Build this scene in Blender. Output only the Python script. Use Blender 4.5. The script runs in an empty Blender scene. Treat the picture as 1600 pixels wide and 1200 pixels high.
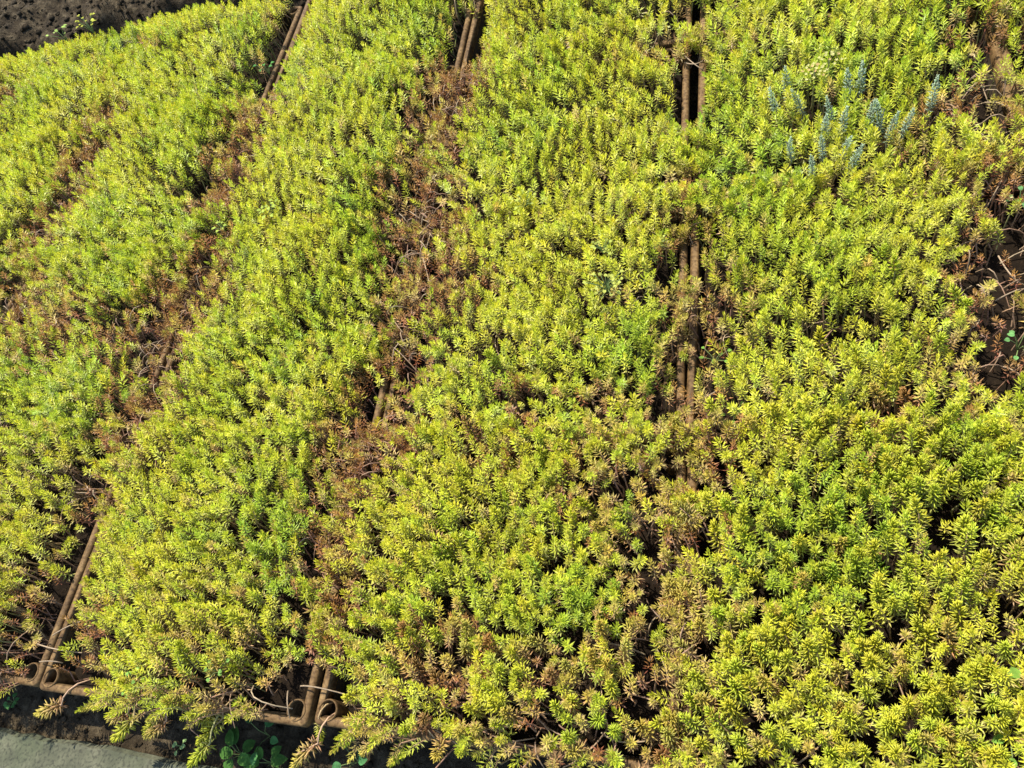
import bpy, bmesh, math, random
import numpy as np
from mathutils import Vector, Matrix, Euler

# ------------------------------------------------------------------ camera, sky, sun, exposure
scene = bpy.context.scene
COL = scene.collection
F_PX = 1161.52                      # focal length in pixels of a 1600 px wide frame
CAM_LOC = (1.09753, -0.01118, 1.00220)
CAM_ROT = (0.516003, 0.286306, 0.134101)
cam_data = bpy.data.cameras.new('camera')
cam_data.sensor_fit = 'HORIZONTAL'
cam_data.sensor_width = 36.0
cam_data.lens = F_PX / 1600.0 * 36.0
cam_data.clip_start = 0.02
cam_data.clip_end = 300.0
cam = bpy.data.objects.new('camera', cam_data)
cam.location = CAM_LOC
cam.rotation_euler = CAM_ROT
COL.objects.link(cam)
scene.camera = cam

SUN_FROM = Vector((-0.34, 0.37, 1.0)).normalized()     # towards the sun
world = bpy.data.worlds.new('World')
scene.world = world
world.use_nodes = True
wn = world.node_tree
bg = wn.nodes['Background']
sky = wn.nodes.new('ShaderNodeTexSky')
sky.sky_type = 'NISHITA'
sky.sun_disc = False
sky.sun_elevation = math.asin(SUN_FROM.z)
sky.sun_rotation = math.atan2(SUN_FROM.x, SUN_FROM.y)
wn.links.new(sky.outputs[0], bg.inputs[0])
bg.inputs[1].default_value = 0.15
sun_data = bpy.data.lights.new('sun', 'SUN')
sun_data.energy = 4.4
sun_data.angle = math.radians(0.55)
sun_data.color = (1.0, 0.93, 0.80)
sun = bpy.data.objects.new('sun', sun_data)
sun.rotation_euler = SUN_FROM.to_track_quat('Z', 'Y').to_euler()
sun.location = SUN_FROM * 6
COL.objects.link(sun)
scene.view_settings.view_transform = 'Standard'
scene.view_settings.look = 'None'
scene.view_settings.exposure = 1.22
scene.view_settings.gamma = 1.0
scene.view_settings.use_curve_mapping = False

# ------------------------------------------------------------------ helpers
random.seed(7)
RNG = np.random.default_rng(11)
CAM_R = np.array(Euler(CAM_ROT, 'XYZ').to_matrix())
CAM_C = np.array(CAM_LOC)


def at(px, py, z=0.0):
    """World point on the level z that the photograph shows at pixel px, py (used to read positions off the photograph)."""
    d = CAM_R @ np.array([(px - 800) / F_PX, -(py - 600) / F_PX, -1.0])
    return CAM_C + d * ((z - CAM_C[2]) / d[2])


def tag(o, label=None, cat=None, group=None, kind=None):
    for k, v in (('label', label), ('category', cat), ('group', group), ('kind', kind)):
        if v:
            o[k] = v
    return o


def link(name, data, parent=None, loc=(0, 0, 0), rot=(0, 0, 0), scale=(1, 1, 1)):
    o = bpy.data.objects.new(name, data)
    COL.objects.link(o)
    o.location = loc
    o.rotation_euler = rot
    o.scale = scale
    if parent is not None:
        o.parent = parent
    return o


def bm_mesh(name, bm, mat, smooth=False):
    me = bpy.data.meshes.new(name)
    bm.normal_update()
    bm.to_mesh(me)
    bm.free()
    me.materials.append(mat)
    if smooth:
        me.polygons.foreach_set('use_smooth', np.ones(len(me.polygons), bool))
    return me


def tri_mesh(name, V, T, mat, colr=None, smooth=False):
    """Mesh from numpy vertices, triangles and point colours."""
    me = bpy.data.meshes.new(name)
    V = np.ascontiguousarray(V, np.float32)
    T = np.ascontiguousarray(T, np.int32)
    me.vertices.add(len(V))
    me.vertices.foreach_set('co', V.ravel())
    me.loops.add(T.size)
    me.loops.foreach_set('vertex_index', T.ravel())
    me.polygons.add(len(T))
    me.polygons.foreach_set('loop_start', np.arange(0, T.size, 3, dtype=np.int32))
    me.polygons.foreach_set('loop_total', np.full(len(T), 3, np.int32))
    if smooth:
        me.polygons.foreach_set('use_smooth', np.ones(len(T), bool))
    me.update(calc_edges=True)
    if colr is not None:
        a = me.color_attributes.new('tint', 'FLOAT_COLOR', 'POINT')
        c4 = np.ones((len(V), 4), np.float32)
        c4[:, :3] = colr
        a.data.foreach_set('color', c4.ravel())
    me.materials.append(mat)
    return me


_perm = np.random.default_rng(3).random((257, 257))


def vnoise(x, y, s):
    """Smooth value noise in 0..1 with cell size s."""
    x = np.asarray(x) / s + 61.3
    y = np.asarray(y) / s + 37.7
    xi = np.floor(x).astype(int)
    yi = np.floor(y).astype(int)
    fx = x - xi
    fy = y - yi
    fx = fx * fx * (3 - 2 * fx)
    fy = fy * fy * (3 - 2 * fy)
    a = _perm[xi % 257, yi % 257]
    b = _perm[(xi + 1) % 257, yi % 257]
    c = _perm[xi % 257, (yi + 1) % 257]
    d = _perm[(xi + 1) % 257, (yi + 1) % 257]
    return (a * (1 - fx) + b * fx) * (1 - fy) + (c * (1 - fx) + d * fx) * fy


# ------------------------------------------------------------------ materials
def new_mat(name):
    m = bpy.data.materials.new(name)
    m.use_nodes = True
    nt = m.node_tree
    return m, nt, nt.nodes['Principled BSDF'], nt.nodes['Material Output']


def ramp_noise(nt, scale, stops, detail=6.0, rough=0.6, vec=None):
    n = nt.nodes.new('ShaderNodeTexNoise')
    n.inputs['Scale'].default_value = scale
    n.inputs['Detail'].default_value = detail
    n.inputs['Roughness'].default_value = rough
    r = nt.nodes.new('ShaderNodeValToRGB')
    el = r.color_ramp.elements
    while len(el) < len(stops):
        el.new(0.5)
    for e, (p, c) in zip(el, stops):
        e.position = p
        e.color = (*c, 1)
    nt.links.new(n.outputs['Fac'], r.inputs['Fac'])
    if vec is not None:
        nt.links.new(vec, n.inputs['Vector'])
    return n, r


def mix_rgb(nt, a, b, fac, mode='MIX'):
    m = nt.nodes.new('ShaderNodeMix')
    m.data_type = 'RGBA'
    m.blend_type = mode
    for sock, v in ((m.inputs['Factor'], fac), (m.inputs['A'], a), (m.inputs['B'], b)):
        pass
    ins = [i for i in m.inputs if i.type == 'RGBA']
    fin = m.inputs[0]
    for s, v in ((fin, fac), (ins[0], a), (ins[1], b)):
        if hasattr(v, 'node'):
            nt.links.new(v, s)
        else:
            s.default_value = v if not isinstance(v, tuple) else (*v, 1)
    return [o for o in m.outputs if o.type == 'RGBA'][0]


def bump(nt, bsdf, height, strength, dist):
    b = nt.nodes.new('ShaderNodeBump')
    b.inputs['Strength'].default_value = strength
    b.inputs['Distance'].default_value = dist
    nt.links.new(height, b.inputs['Height'])
    nt.links.new(b.outputs[0], bsdf.inputs['Normal'])


def leaf_material(name, rough=0.42, transl=0.42, flecks=True, spec=0.32):
    m, nt, p, out = new_mat(name)
    a = nt.nodes.new('ShaderNodeVertexColor')
    a.layer_name = 'tint'
    c = a.outputs['Color']
    if flecks:
        g = nt.nodes.new('ShaderNodeNewGeometry')
        n, r = ramp_noise(nt, 260.0, [(0.3, (0.72, 0.72, 0.72)), (0.7, (1.16, 1.16, 1.16))], 2.0, 0.5, g.outputs['Position'])
        c = mix_rgb(nt, c, r.outputs[0], 1.0, 'MULTIPLY')
    nt.links.new(c, p.inputs['Base Color'])
    p.inputs['Roughness'].default_value = rough
    p.inputs['Specular IOR Level'].default_value = spec
    t = nt.nodes.new('ShaderNodeBsdfTranslucent')
    nt.links.new(c, t.inputs['Color'])
    mx = nt.nodes.new('ShaderNodeMixShader')
    mx.inputs[0].default_value = transl
    nt.links.new(p.outputs[0], mx.inputs[1])
    nt.links.new(t.outputs[0], mx.inputs[2])
    nt.links.new(mx.outputs[0], out.inputs['Surface'])
    return m


M = {}
M['leaf'] = leaf_material('sedum_leaf')
M['stem'] = leaf_material('sedum_stem', 0.7, 0.0)
M['weed'] = leaf_material('weed_leaf', 0.7, 0.3, True, 0.08)

# brown plastic of the trays, sun-bleached and dusted with soil
m, nt, p, out = new_mat('brown_plastic')
g = nt.nodes.new('ShaderNodeTexCoord')
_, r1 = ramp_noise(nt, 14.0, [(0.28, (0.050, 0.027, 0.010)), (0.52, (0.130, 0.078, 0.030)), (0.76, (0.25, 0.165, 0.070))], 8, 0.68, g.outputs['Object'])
n2, r2 = ramp_noise(nt, 160.0, [(0.40, (1, 1, 1)), (0.62, (0.28, 0.22, 0.17))], 3, 0.6, g.outputs['Object'])
nt.links.new(mix_rgb(nt, r1.outputs[0], r2.outputs[0], 0.75, 'MULTIPLY'), p.inputs['Base Color'])
p.inputs['Roughness'].default_value = 0.7
p.inputs['Specular IOR Level'].default_value = 0.2
bump(nt, p, n2.outputs['Fac'], 0.35, 0.001)
M['plastic'] = m
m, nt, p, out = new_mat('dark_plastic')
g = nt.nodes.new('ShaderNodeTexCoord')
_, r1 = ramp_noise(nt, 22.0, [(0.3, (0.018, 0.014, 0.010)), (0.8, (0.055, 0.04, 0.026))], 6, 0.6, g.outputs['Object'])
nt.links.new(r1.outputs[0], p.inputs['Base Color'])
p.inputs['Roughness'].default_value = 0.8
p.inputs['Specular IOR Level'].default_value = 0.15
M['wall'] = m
# damp growing soil in the trays
m, nt, p, out = new_mat('substrate')
g = nt.nodes.new('ShaderNodeNewGeometry')
n1, r1 = ramp_noise(nt, 90.0, [(0.3, (0.006, 0.004, 0.003)), (0.58, (0.015, 0.010, 0.006)), (0.80, (0.05, 0.032, 0.019))], 8, 0.7, g.outputs['Position'])
nt.links.new(r1.outputs[0], p.inputs['Base Color'])
p.inputs['Roughness'].default_value = 0.95
p.inputs['Specular IOR Level'].default_value = 0.08
bump(nt, p, n1.outputs['Fac'], 0.9, 0.006)
M['substrate'] = m
# bare earth
m, nt, p, out = new_mat('bare_earth')
g = nt.nodes.new('ShaderNodeNewGeometry')
n1, r1 = ramp_noise(nt, 34.0, [(0.34, (0.018, 0.013, 0.008)), (0.52, (0.062, 0.047, 0.029)), (0.70, (0.17, 0.135, 0.085))], 10, 0.72, g.outputs['Position'])
n3, r3 = ramp_noise(nt, 3.0, [(0.35, (0.6, 0.6, 0.58)), (0.65, (1.1, 1.08, 1.0))], 4, 0.5, g.outputs['Position'])
nt.links.new(mix_rgb(nt, r1.outputs[0], r3.outputs[0], 1.0, 'MULTIPLY'), p.inputs['Base Color'])
p.inputs['Roughness'].default_value = 0.95
p.inputs['Specular IOR Level'].default_value = 0.1
bump(nt, p, n1.outputs['Fac'], 1.0, 0.02)
M['earth'] = m
# old mossy concrete
m, nt, p, out = new_mat('old_concrete')
g = nt.nodes.new('ShaderNodeNewGeometry')
n1, r1 = ramp_noise(nt, 26.0, [(0.28, (0.024, 0.026, 0.014)), (0.50, (0.058, 0.060, 0.035)), (0.75, (0.115, 0.112, 0.072))], 10, 0.7, g.outputs['Position'])
_, r2 = ramp_noise(nt, 5.5, [(0.40, (1, 1, 1)), (0.66, (0.66, 0.80, 0.62))], 5, 0.6, g.outputs['Position'])
n4, r4 = ramp_noise(nt, 190.0, [(0.36, (0.35, 0.35, 0.33)), (0.50, (1, 1, 1))], 3, 0.5, g.outputs['Position'])
c = mix_rgb(nt, r1.outputs[0], r2.outputs[0], 1.0, 'MULTIPLY')
nt.links.new(mix_rgb(nt, c, r4.outputs[0], 0.8, 'MULTIPLY'), p.inputs['Base Color'])
p.inputs['Roughness'].default_value = 0.9
bump(nt, p, n1.outputs['Fac'], 0.45, 0.004)
M['concrete'] = m
m, nt, p, out = new_mat('grey_stone')
g = nt.nodes.new('ShaderNodeNewGeometry')
n1, r1 = ramp_noise(nt, 60.0, [(0.3, (0.07, 0.058, 0.042)), (0.75, (0.20, 0.17, 0.13))], 6, 0.6, g.outputs['Position'])
nt.links.new(r1.outputs[0], p.inputs['Base Color'])
p.inputs['Roughness'].default_value = 0.9
M['stone'] = m

# ------------------------------------------------------------------ the ground
GROUND_Z = -0.125
REAR_Y = 1.70


def axis(lo, hi, step, far):
    a = list(np.arange(lo, hi + 1e-6, step))
    k, s = hi, step
    out_hi = []
    while k < far:
        s *= 1.5
        k += s
        out_hi.append(k)
    k, s = lo, step
    out_lo = []
    while k > -far:
        s *= 1.5
        k -= s
        out_lo.append(k)
    return np.array(out_lo[::-1] + a + out_hi)


gx = axis(-2.0, 2.0, 0.017, 90.0)
gy = axis(-0.4, 2.7, 0.017, 90.0)
GX, GY = np.meshgrid(gx, gy, indexing='ij')


def ground_z(X, Y):
    fine = (vnoise(X, Y, 0.045) - 0.5) * 0.022 + (vnoise(X, Y, 0.10) - 0.5) * 0.03 + (vnoise(X, Y, 0.025) - 0.5) * 0.010
    near = np.clip((Y + 0.2) / 0.3, 0, 1)
    rim = REAR_Y + 0.10 + (vnoise(X, Y, 0.18) - 0.5) * 0.12 + 0.05 * np.clip(X + 0.9, -1, 1)
    up = np.clip((Y - rim) / 0.07, 0, 1)
    bank = up * up * (3 - 2 * up) * (0.085 + 0.07 * vnoise(X, Y, 0.3)) - 0.05 * np.clip(1 - np.abs(Y - REAR_Y - 0.03) / 0.12, 0, 1)
    rough = 0.35 + 1.1 * up
    return GROUND_Z + fine * rough * near + bank + np.clip(Y - 2.4, 0, 1.2) * 0.03


GZ = ground_z(GX, GY)
nx, ny = GX.shape
V = np.stack([GX.ravel(), GY.ravel(), GZ.ravel()], 1)
I = np.arange(nx * ny).reshape(nx, ny)
q = np.stack([I[:-1, :-1], I[1:, :-1], I[1:, 1:], I[:-1, 1:]], -1).reshape(-1, 4)
T = np.concatenate([q[:, [0, 1, 2]], q[:, [0, 2, 3]]])
o = link('ground', tri_mesh('ground', V, T, M['earth'], smooth=True))
tag(o, 'bare brown earth lying under and behind the planted trays', 'ground', kind='structure')

# concrete path edging in front of the trays
bm = bmesh.new()
prof = [(-0.0, -0.20), (0.0, -0.006), (-0.006, 0.0), (-0.30, 0.002), (-0.9, 0.004), (-0.9, -0.2)]
n = 180
rows = []
rg = random.Random(5)
for i in range(n + 1):
    x = -2.4 + 5.0 * i / n
    e = 0.004 * math.sin(x * 9.1) + rg.uniform(-0.0025, 0.0025)
    rows.append([bm.verts.new((x, yy - 0.064 - 0.03 * x * 0.9 + (e if k in (0, 1, 2) else 0), -0.112 + zz)) for k, (yy, zz) in enumerate(prof)])
for a, b in zip(rows[:-1], rows[1:]):
    for k in range(len(prof) - 1):
        bm.faces.new((a[k], a[k + 1], b[k + 1], b[k]))
bm.faces.new(rows[0])
bm.faces.new(rows[-1][::-1])
bmesh.ops.recalc_face_normals(bm, faces=bm.faces)
tag(link('concrete_path', bm_mesh('concrete_path', bm, M['concrete'])), 'greenish grey old concrete path edge in front of the trays', 'path', kind='structure')


# clods and stones on the earth
def clod_proto(seed, sub=2):
    bm = bmesh.new()
    bmesh.ops.create_icosphere(bm, subdivisions=sub, radius=1.0)
    r = random.Random(seed)
    off = [r.uniform(-1, 1) for _ in range(6)]
    for v in bm.verts:
        k = 1 + 0.22 * math.sin(3.1 * v.co.x + off[0] * 5) + 0.2 * math.sin(3.7 * v.co.y + off[1] * 5) + 0.16 * math.sin(4.3 * v.co.z + off[2] * 5) + r.uniform(-0.28, 0.28)
        v.co *= k
        v.co.z *= 0.7
    Vp = np.array([v.co[:] for v in bm.verts])
    Tp = np.array([[v.index for v in f.verts] for f in bm.faces])
    bm.free()
    return Vp, Tp


CL = [clod_proto(s, 1) for s in range(8)]
vs, ts, k0 = [], [], 0
for i in range(5200):
    if i < 4300:
        x, y = RNG.uniform(-1.7, 0.0), REAR_Y + 0.04 + abs(RNG.normal(0.12, 0.26))
        s = 0.0016 + 0.010 * RNG.random() ** 6
    else:
        x, y = RNG.uniform(-0.5, 1.5), RNG.uniform(-0.085, 0.02)
        s = 0.0012 + 0.0045 * RNG.random() ** 3
    Vp, Tp = CL[i % 8]
    a = RNG.uniform(0, 6.28)
    R = np.array([[math.cos(a), -math.sin(a), 0], [math.sin(a), math.cos(a), 0], [0, 0, 1]])
    z = float(ground_z(np.array([x]), np.array([y]))[0])
    vs.append((Vp @ R.T) * s + np.array([x, y, z + s * 0.3]))
    ts.append(Tp + k0)
    k0 += len(Vp)
o = link('earth_crumbs', tri_mesh('earth_crumbs', np.concatenate(vs), np.concatenate(ts), M['earth'], smooth=False))
tag(o, 'loose crumbs and clods of earth around the trays', 'soil', kind='stuff')

# ------------------------------------------------------------------ trays
PX, PY = 0.50, 0.428                 # spacing of the trays
TW, TD, TH = 0.4955, 0.4255, 0.105    # one tray
RIM = 0.0135


def rim_mesh():
    bm = bmesh.new()
    prof = []                       # rolled rim, (outwards, up)
    for k in range(9):
        a = math.pi * k / 8
        prof.append((-RIM / 2 + RIM / 2 * math.cos(a), -0.006 + 0.006 * math.sin(a)))
    prof = [(0.0, -0.016)] + prof + [(-RIM, -0.020)]
    cs = [(TW / 2, TD / 2), (-TW / 2, TD / 2), (-TW / 2, -TD / 2), (TW / 2, -TD / 2)]
    rings = []
    for ci, (cx, cy) in enumerate(cs):
        a0 = ci * math.pi / 2
        for j in range(5):
            a = a0 + j * math.pi / 8
            rr = 0.009
            ox, oy = cx - math.copysign(rr, cx), cy - math.copysign(rr, cy)
            rings.append([bm.verts.new((ox + (rr + u) * math.cos(a), oy + (rr + u) * math.sin(a), w)) for u, w in prof])
    for i in range(len(rings)):
        a, b = rings[i], rings[(i + 1) % len(rings)]
        for k in range(len(prof) - 1):
            bm.faces.new((a[k], b[k], b[k + 1], a[k + 1]))
    bmesh.ops.recalc_face_normals(bm, faces=bm.faces)
    return bm_mesh('rim', bm, M['plastic'], True)


def wall_mesh(length, taper):
    """One side wall, from the inner lip down, leaning inwards; built along x, outer face to -y."""
    bm = bmesh.new()
    t = 0.003
    z0, z1 = -0.012, -TH
    a = length / 2 - 0.016
    b = a - taper
    pts = [(-a, 0, z0), (a, 0, z0), (b, taper, z1), (-b, taper, z1)]
    f = [bm.verts.new(p) for p in pts]
    k = [bm.verts.new((x, y + t, z)) for x, y, z in pts]
    bm.faces.new(f)
    bm.faces.new(k[::-1])
    for i in range(4):
        bm.faces.new((f[i], k[i], k[(i + 1) % 4], f[(i + 1) % 4]))
    bmesh.ops.recalc_face_normals(bm, faces=bm.faces)
    return bm_mesh('side_wall', bm, M['wall'])


def socket_mesh():
    """Hollow corner post, open at the top."""
    bm = bmesh.new()
    seg = 20
    ro, ri = 0.0152, 0.0124
    prof = [(ro * 0.9, -0.095), (ro, -0.004), (ro - 0.0007, 0.0), (ri + 0.0007, 0.0), (ri, -0.003), (ri * 0.85, -0.075), (0.0005, -0.076)]
    rings = [[bm.verts.new((r * math.cos(2 * math.pi * s / seg), r * math.sin(2 * math.pi * s / seg), z)) for s in range(seg)] for r, z in prof]
    for a, b in zip(rings[:-1], rings[1:]):
        for s in range(seg):
            bm.faces.new((a[s], a[(s + 1) % seg], b[(s + 1) % seg], b[s]))
    bm.faces.new(rings[-1])
    bmesh.ops.recalc_face_normals(bm, faces=bm.faces)
    return bm_mesh('corner_socket', bm, M['plastic'], True)


def substrate_mesh(seed):
    r = np.random.default_rng(seed)
    n1, n2 = 34, 30
    xs = np.linspace(-TW / 2 + 0.018, TW / 2 - 0.018, n1)
    ys = np.linspace(-TD / 2 + 0.018, TD / 2 - 0.018, n2)
    X, Y = np.meshgrid(xs, ys, indexing='ij')
    Z = -0.026 + (vnoise(X + seed, Y, 0.06) - 0.5) * 0.02 + (vnoise(X + seed, Y, 0.025) - 0.5) * 0.012
    Z -= 0.012 * np.clip(1 - np.minimum(np.minimum(X - xs[0], xs[-1] - X), np.minimum(Y - ys[0], ys[-1] - Y)) / 0.03, 0, 1)
    V = np.stack([X.ravel(), Y.ravel(), Z.ravel()], 1)
    I = np.arange(n1 * n2).reshape(n1, n2)
    q = np.stack([I[:-1, :-1], I[1:, :-1], I[1:, 1:], I[:-1, 1:]], -1).reshape(-1, 4)
    return tri_mesh('substrate', V, np.concatenate([q[:, [0, 1, 2]], q[:, [0, 2, 3]]]), M['substrate'], smooth=True)


ME_RIM = rim_mesh()
ME_WX = wall_mesh(TW, 0.012)
ME_WY = wall_mesh(TD, 0.012)
ME_SOCK = socket_mesh()
ME_SUB = [substrate_mesh(s) for s in range(4)]
bmf = bmesh.new()
bmesh.ops.create_cube(bmf, size=1.0)
for v in bmf.verts:
    v.co = Vector((v.co.x * (TW - 0.06), v.co.y * (TD - 0.06), v.co.z * 0.004 - TH + 0.002))
ME_FLOOR = bm_mesh('floor', bmf, M['wall'])

COLNAME = {-3: 'first column from left', -2: 'second column from left', -1: 'third column from left', 0: 'fourth column from left', 1: 'fifth column from left', 2: 'sixth column from left', 3: 'rightmost column'}
ROWNAME = ['front row', 'second row', 'third row', 'rear row']
SHIFT = {(-1, 0): (0.0018, 0.004, 0.000), (0, 0): (-0.0018, 0.000, 0.000), (1, 0): (0.005, 0.004, -0.004), (2, 0): (0.003, 0.002, 0.004),
         (1, 2): (-0.004, 0.006, 0.008), (2, 2): (0.007, 0.006, -0.004), (1, 3): (-0.004, 0.015, 0.004), (2, 3): (0.008, 0.018, 0.0), (1, 1): (0.0, 0.004, 0.004), (2, 1): (0.0, 0.006, -0.004),
         (-2, 3): (0.0, -0.045, 0.01), (-1, 3): (-0.01, -0.02, -0.006), (-3, 3): (0.0, -0.06, 0.0), (0, 3): (-0.004, 0.02, 0.004), (-2, 2): (0, -0.02, 0)}
TRAYS = []
for c in range(-3, 4):
    for r in range(4):
        if (c == -3 and r < 2) or (c == -2 and r < 1):
            continue
        rr = random.Random(c * 31 + r * 7)
        dx, dy, da = SHIFT.get((c, r), (rr.uniform(-0.002, 0.002), rr.uniform(0, 0.002), rr.uniform(-0.004, 0.004)))
        cx, cy = (c + 0.5) * PX + dx, TD / 2 + 0.003 + r * PY + dy
        root = link('planter_tray', None, loc=(cx, cy, rr.uniform(-0.003, 0.003)), rot=(0, 0, da))
        tag(root, f'brown plastic planting tray with rolled rim, {COLNAME[c]}, {ROWNAME[r]}', 'tray', 'planting trays set edge to edge')
        link('rim', ME_RIM, root)
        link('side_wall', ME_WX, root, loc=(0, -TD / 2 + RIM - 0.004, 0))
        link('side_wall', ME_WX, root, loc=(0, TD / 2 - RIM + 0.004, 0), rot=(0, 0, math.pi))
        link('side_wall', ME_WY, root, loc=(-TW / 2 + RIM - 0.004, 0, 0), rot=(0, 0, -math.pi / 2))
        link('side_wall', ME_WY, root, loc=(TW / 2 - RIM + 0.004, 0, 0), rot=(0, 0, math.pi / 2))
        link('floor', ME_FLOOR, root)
        for sx in (-1, 1):
            for sy in (-1, 1):
                link('corner_socket', ME_SOCK, root, loc=(sx * (TW / 2 - 0.0200), sy * (TD / 2 - 0.0200), 0.0015))
        s = link('substrate', ME_SUB[(c + r) % 4], root)
        s['kind'] = 'stuff'
        TRAYS.append((c, r, cx, cy, da))

# ------------------------------------------------------------------ sedum: shapes
GOLD = math.radians(137.508)


def rod(axis, ang):
    """Rotation matrices (N,3,3) about unit axes (N,3)."""
    axis = axis / np.linalg.norm(axis, axis=1, keepdims=True)
    x, y, z = axis.T
    c, s = np.cos(ang), np.sin(ang)
    C = 1 - c
    return np.stack([np.stack([c + x * x * C, x * y * C - z * s, x * z * C + y * s], 1),
                     np.stack([y * x * C + z * s, c + y * y * C, y * z * C - x * s], 1),
                     np.stack([z * x * C - y * s, z * y * C + x * s, c + z * z * C], 1)], 1)


def head(seed, nleaf, lod, leafy=0.040, leaflen=0.0118, slim=1.0, upright=0.0):
    """Leafy end of a shoot on the +z axis from 0 to LEAFY, gently curved. Returns V, T, and per vertex t (0 low .. 1 tip), u (0 leaf base .. 1 leaf tip), q (random per leaf)."""
    r = np.random.default_rng(seed)
    Vs, Ts, tt, uu, qq = [], [], [], [], []
    k0 = 0
    bend = r.uniform(0, 0.25) * leafy
    bd = r.uniform(0, 6.28)
    for i in range(nleaf):
        t = ((i + 0.5) / nleaf) ** 0.80
        t = min(1.0, max(0.0, t + r.normal(0, 0.015)))
        phi = i * GOLD + r.normal(0, 0.18)
        incl = math.radians((1 - t) * 112 + t * 22 + (12 if 0.35 < t < 0.85 else 0) + r.normal(0, 9))
        incl *= 1 - upright * 0.45
        L = leaflen * (1.08 - 0.22 * abs(t - 0.35) / 0.65) * r.uniform(0.85, 1.15) * (1 - 0.38 * max(0, t - 0.75) / 0.25)
        w = 0.00122 * slim * r.uniform(0.85, 1.15) * (leaflen / 0.0118) ** 0.5
        zc = leafy * t
        ox, oy = bend * t * t * math.cos(bd), bend * t * t * math.sin(bd)
        rad = np.array([math.cos(phi), math.sin(phi), 0])
        ax = np.array([0, 0, 1.0])
        d = rad * math.sin(incl) + ax * math.cos(incl)
        s = np.cross(ax, rad)
        nrm = np.cross(d, s)
        nrm *= -1 if nrm[2] < 0 else 1
        b = np.array([ox, oy, zc]) + rad * 0.0009
        curl = r.uniform(0.05, 0.26) * L
        if lod == -1:
            P = [b, b + d * L * 0.42 + s * w * 1.15 + nrm * 0.0006, b + d * L + nrm * curl, b + d * L * 0.42 - s * w * 1.15 + nrm * 0.0006]
            F = [(0, 3, 2), (0, 2, 1)]
            U = [0, .45, 1, .45]
        elif lod == 0:
            P = [b, b + d * L * 0.42 + s * w * 1.1, b + d * L * 0.42 - s * w * 1.1, b + d * L * 0.5 + nrm * (0.0011 + curl * 0.2), b + d * L + nrm * curl]
            F = [(0, 2, 3), (0, 3, 1), (2, 4, 3), (1, 3, 4)]
            U = [0, .5, .5, .5, 1]
        else:
            m1, m2 = b + d * L * 0.22 + nrm * curl * 0.04, b + d * L * 0.78 + nrm * curl * 0.55
            P = [b, m1 + s * w * 0.95, m1 - s * w * 0.95, m2 + s * w * 0.6, m2 - s * w * 0.6, b + d * L * 0.5 + nrm * (0.0013 + curl * 0.2), b + d * L + nrm * curl]
            F = [(0, 2, 5), (2, 4, 5), (4, 6, 5), (6, 3, 5), (3, 1, 5), (1, 0, 5)]
            U = [0, .22, .22, .78, .78, .5, 1]
            if lod == 2:
                P.append(b + d * L * 0.5 - nrm * (0.0009 - curl * 0.2))
                U.append(.5)
                F += [(2, 0, 7), (4, 2, 7), (6, 4, 7), (3, 6, 7), (1, 3, 7), (0, 1, 7)]
        Vs += P
        Ts += [tuple(k0 + j for j in f) for f in F]
        k0 += len(P)
        tt += [t] * len(P)
        uu += U
        qq += [r.random()] * len(P)
    return np.array(Vs), np.array(Ts), np.array(tt), np.array(uu), np.array(qq)


# colours of the living plant: tip of the shoot, its lower leaves, the oldest leaves
TONES = {
    'yellow': ((0.57, 0.575, 0.040), (0.49, 0.505, 0.075), (0.50, 0.42, 0.16)),
    'lime': ((0.50, 0.55, 0.036), (0.39, 0.46, 0.055), (0.40, 0.37, 0.10)),
    'green': ((0.40, 0.50, 0.036), (0.28, 0.39, 0.04), (0.28, 0.31, 0.06)),
    'tan': ((0.53, 0.45, 0.075), (0.48, 0.33, 0.14), (0.42, 0.22, 0.11)),
    'brown': ((0.39, 0.22, 0.06), (0.30, 0.12, 0.06), (0.20, 0.07, 0.045)),
    'blue': ((0.52, 0.62, 0.43), (0.44, 0.55, 0.38), (0.34, 0.42, 0.26)),
}
TONE_ARR = {k: np.array(v) for k, v in TONES.items()}


def tint(tone, t, u, q, gain, hue):
    """Leaf colours; tone (N,3,3) or one (3,3), t/u/q vertex arrays."""
    tip, low, old = tone[..., 0, :], tone[..., 1, :], tone[..., 2, :]
    a = np.clip((t - 0.18) / 0.62, 0, 1)[..., None]
    b = np.clip((0.34 - t) / 0.34, 0, 1)[..., None] * (0.35 + 0.65 * (q[..., None] > 0.45))
    c = low * (1 - a) + tip * a
    c = c * (1 - b) + old * b
    c = c * (0.80 + 0.40 * q[..., None]) * (0.86 + 0.2 * u[..., None]) * gain
    c = c * (1 + hue * np.array([0.06, -0.03, -0.1]))
    return np.clip(c, 0.004, 0.85)


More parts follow.
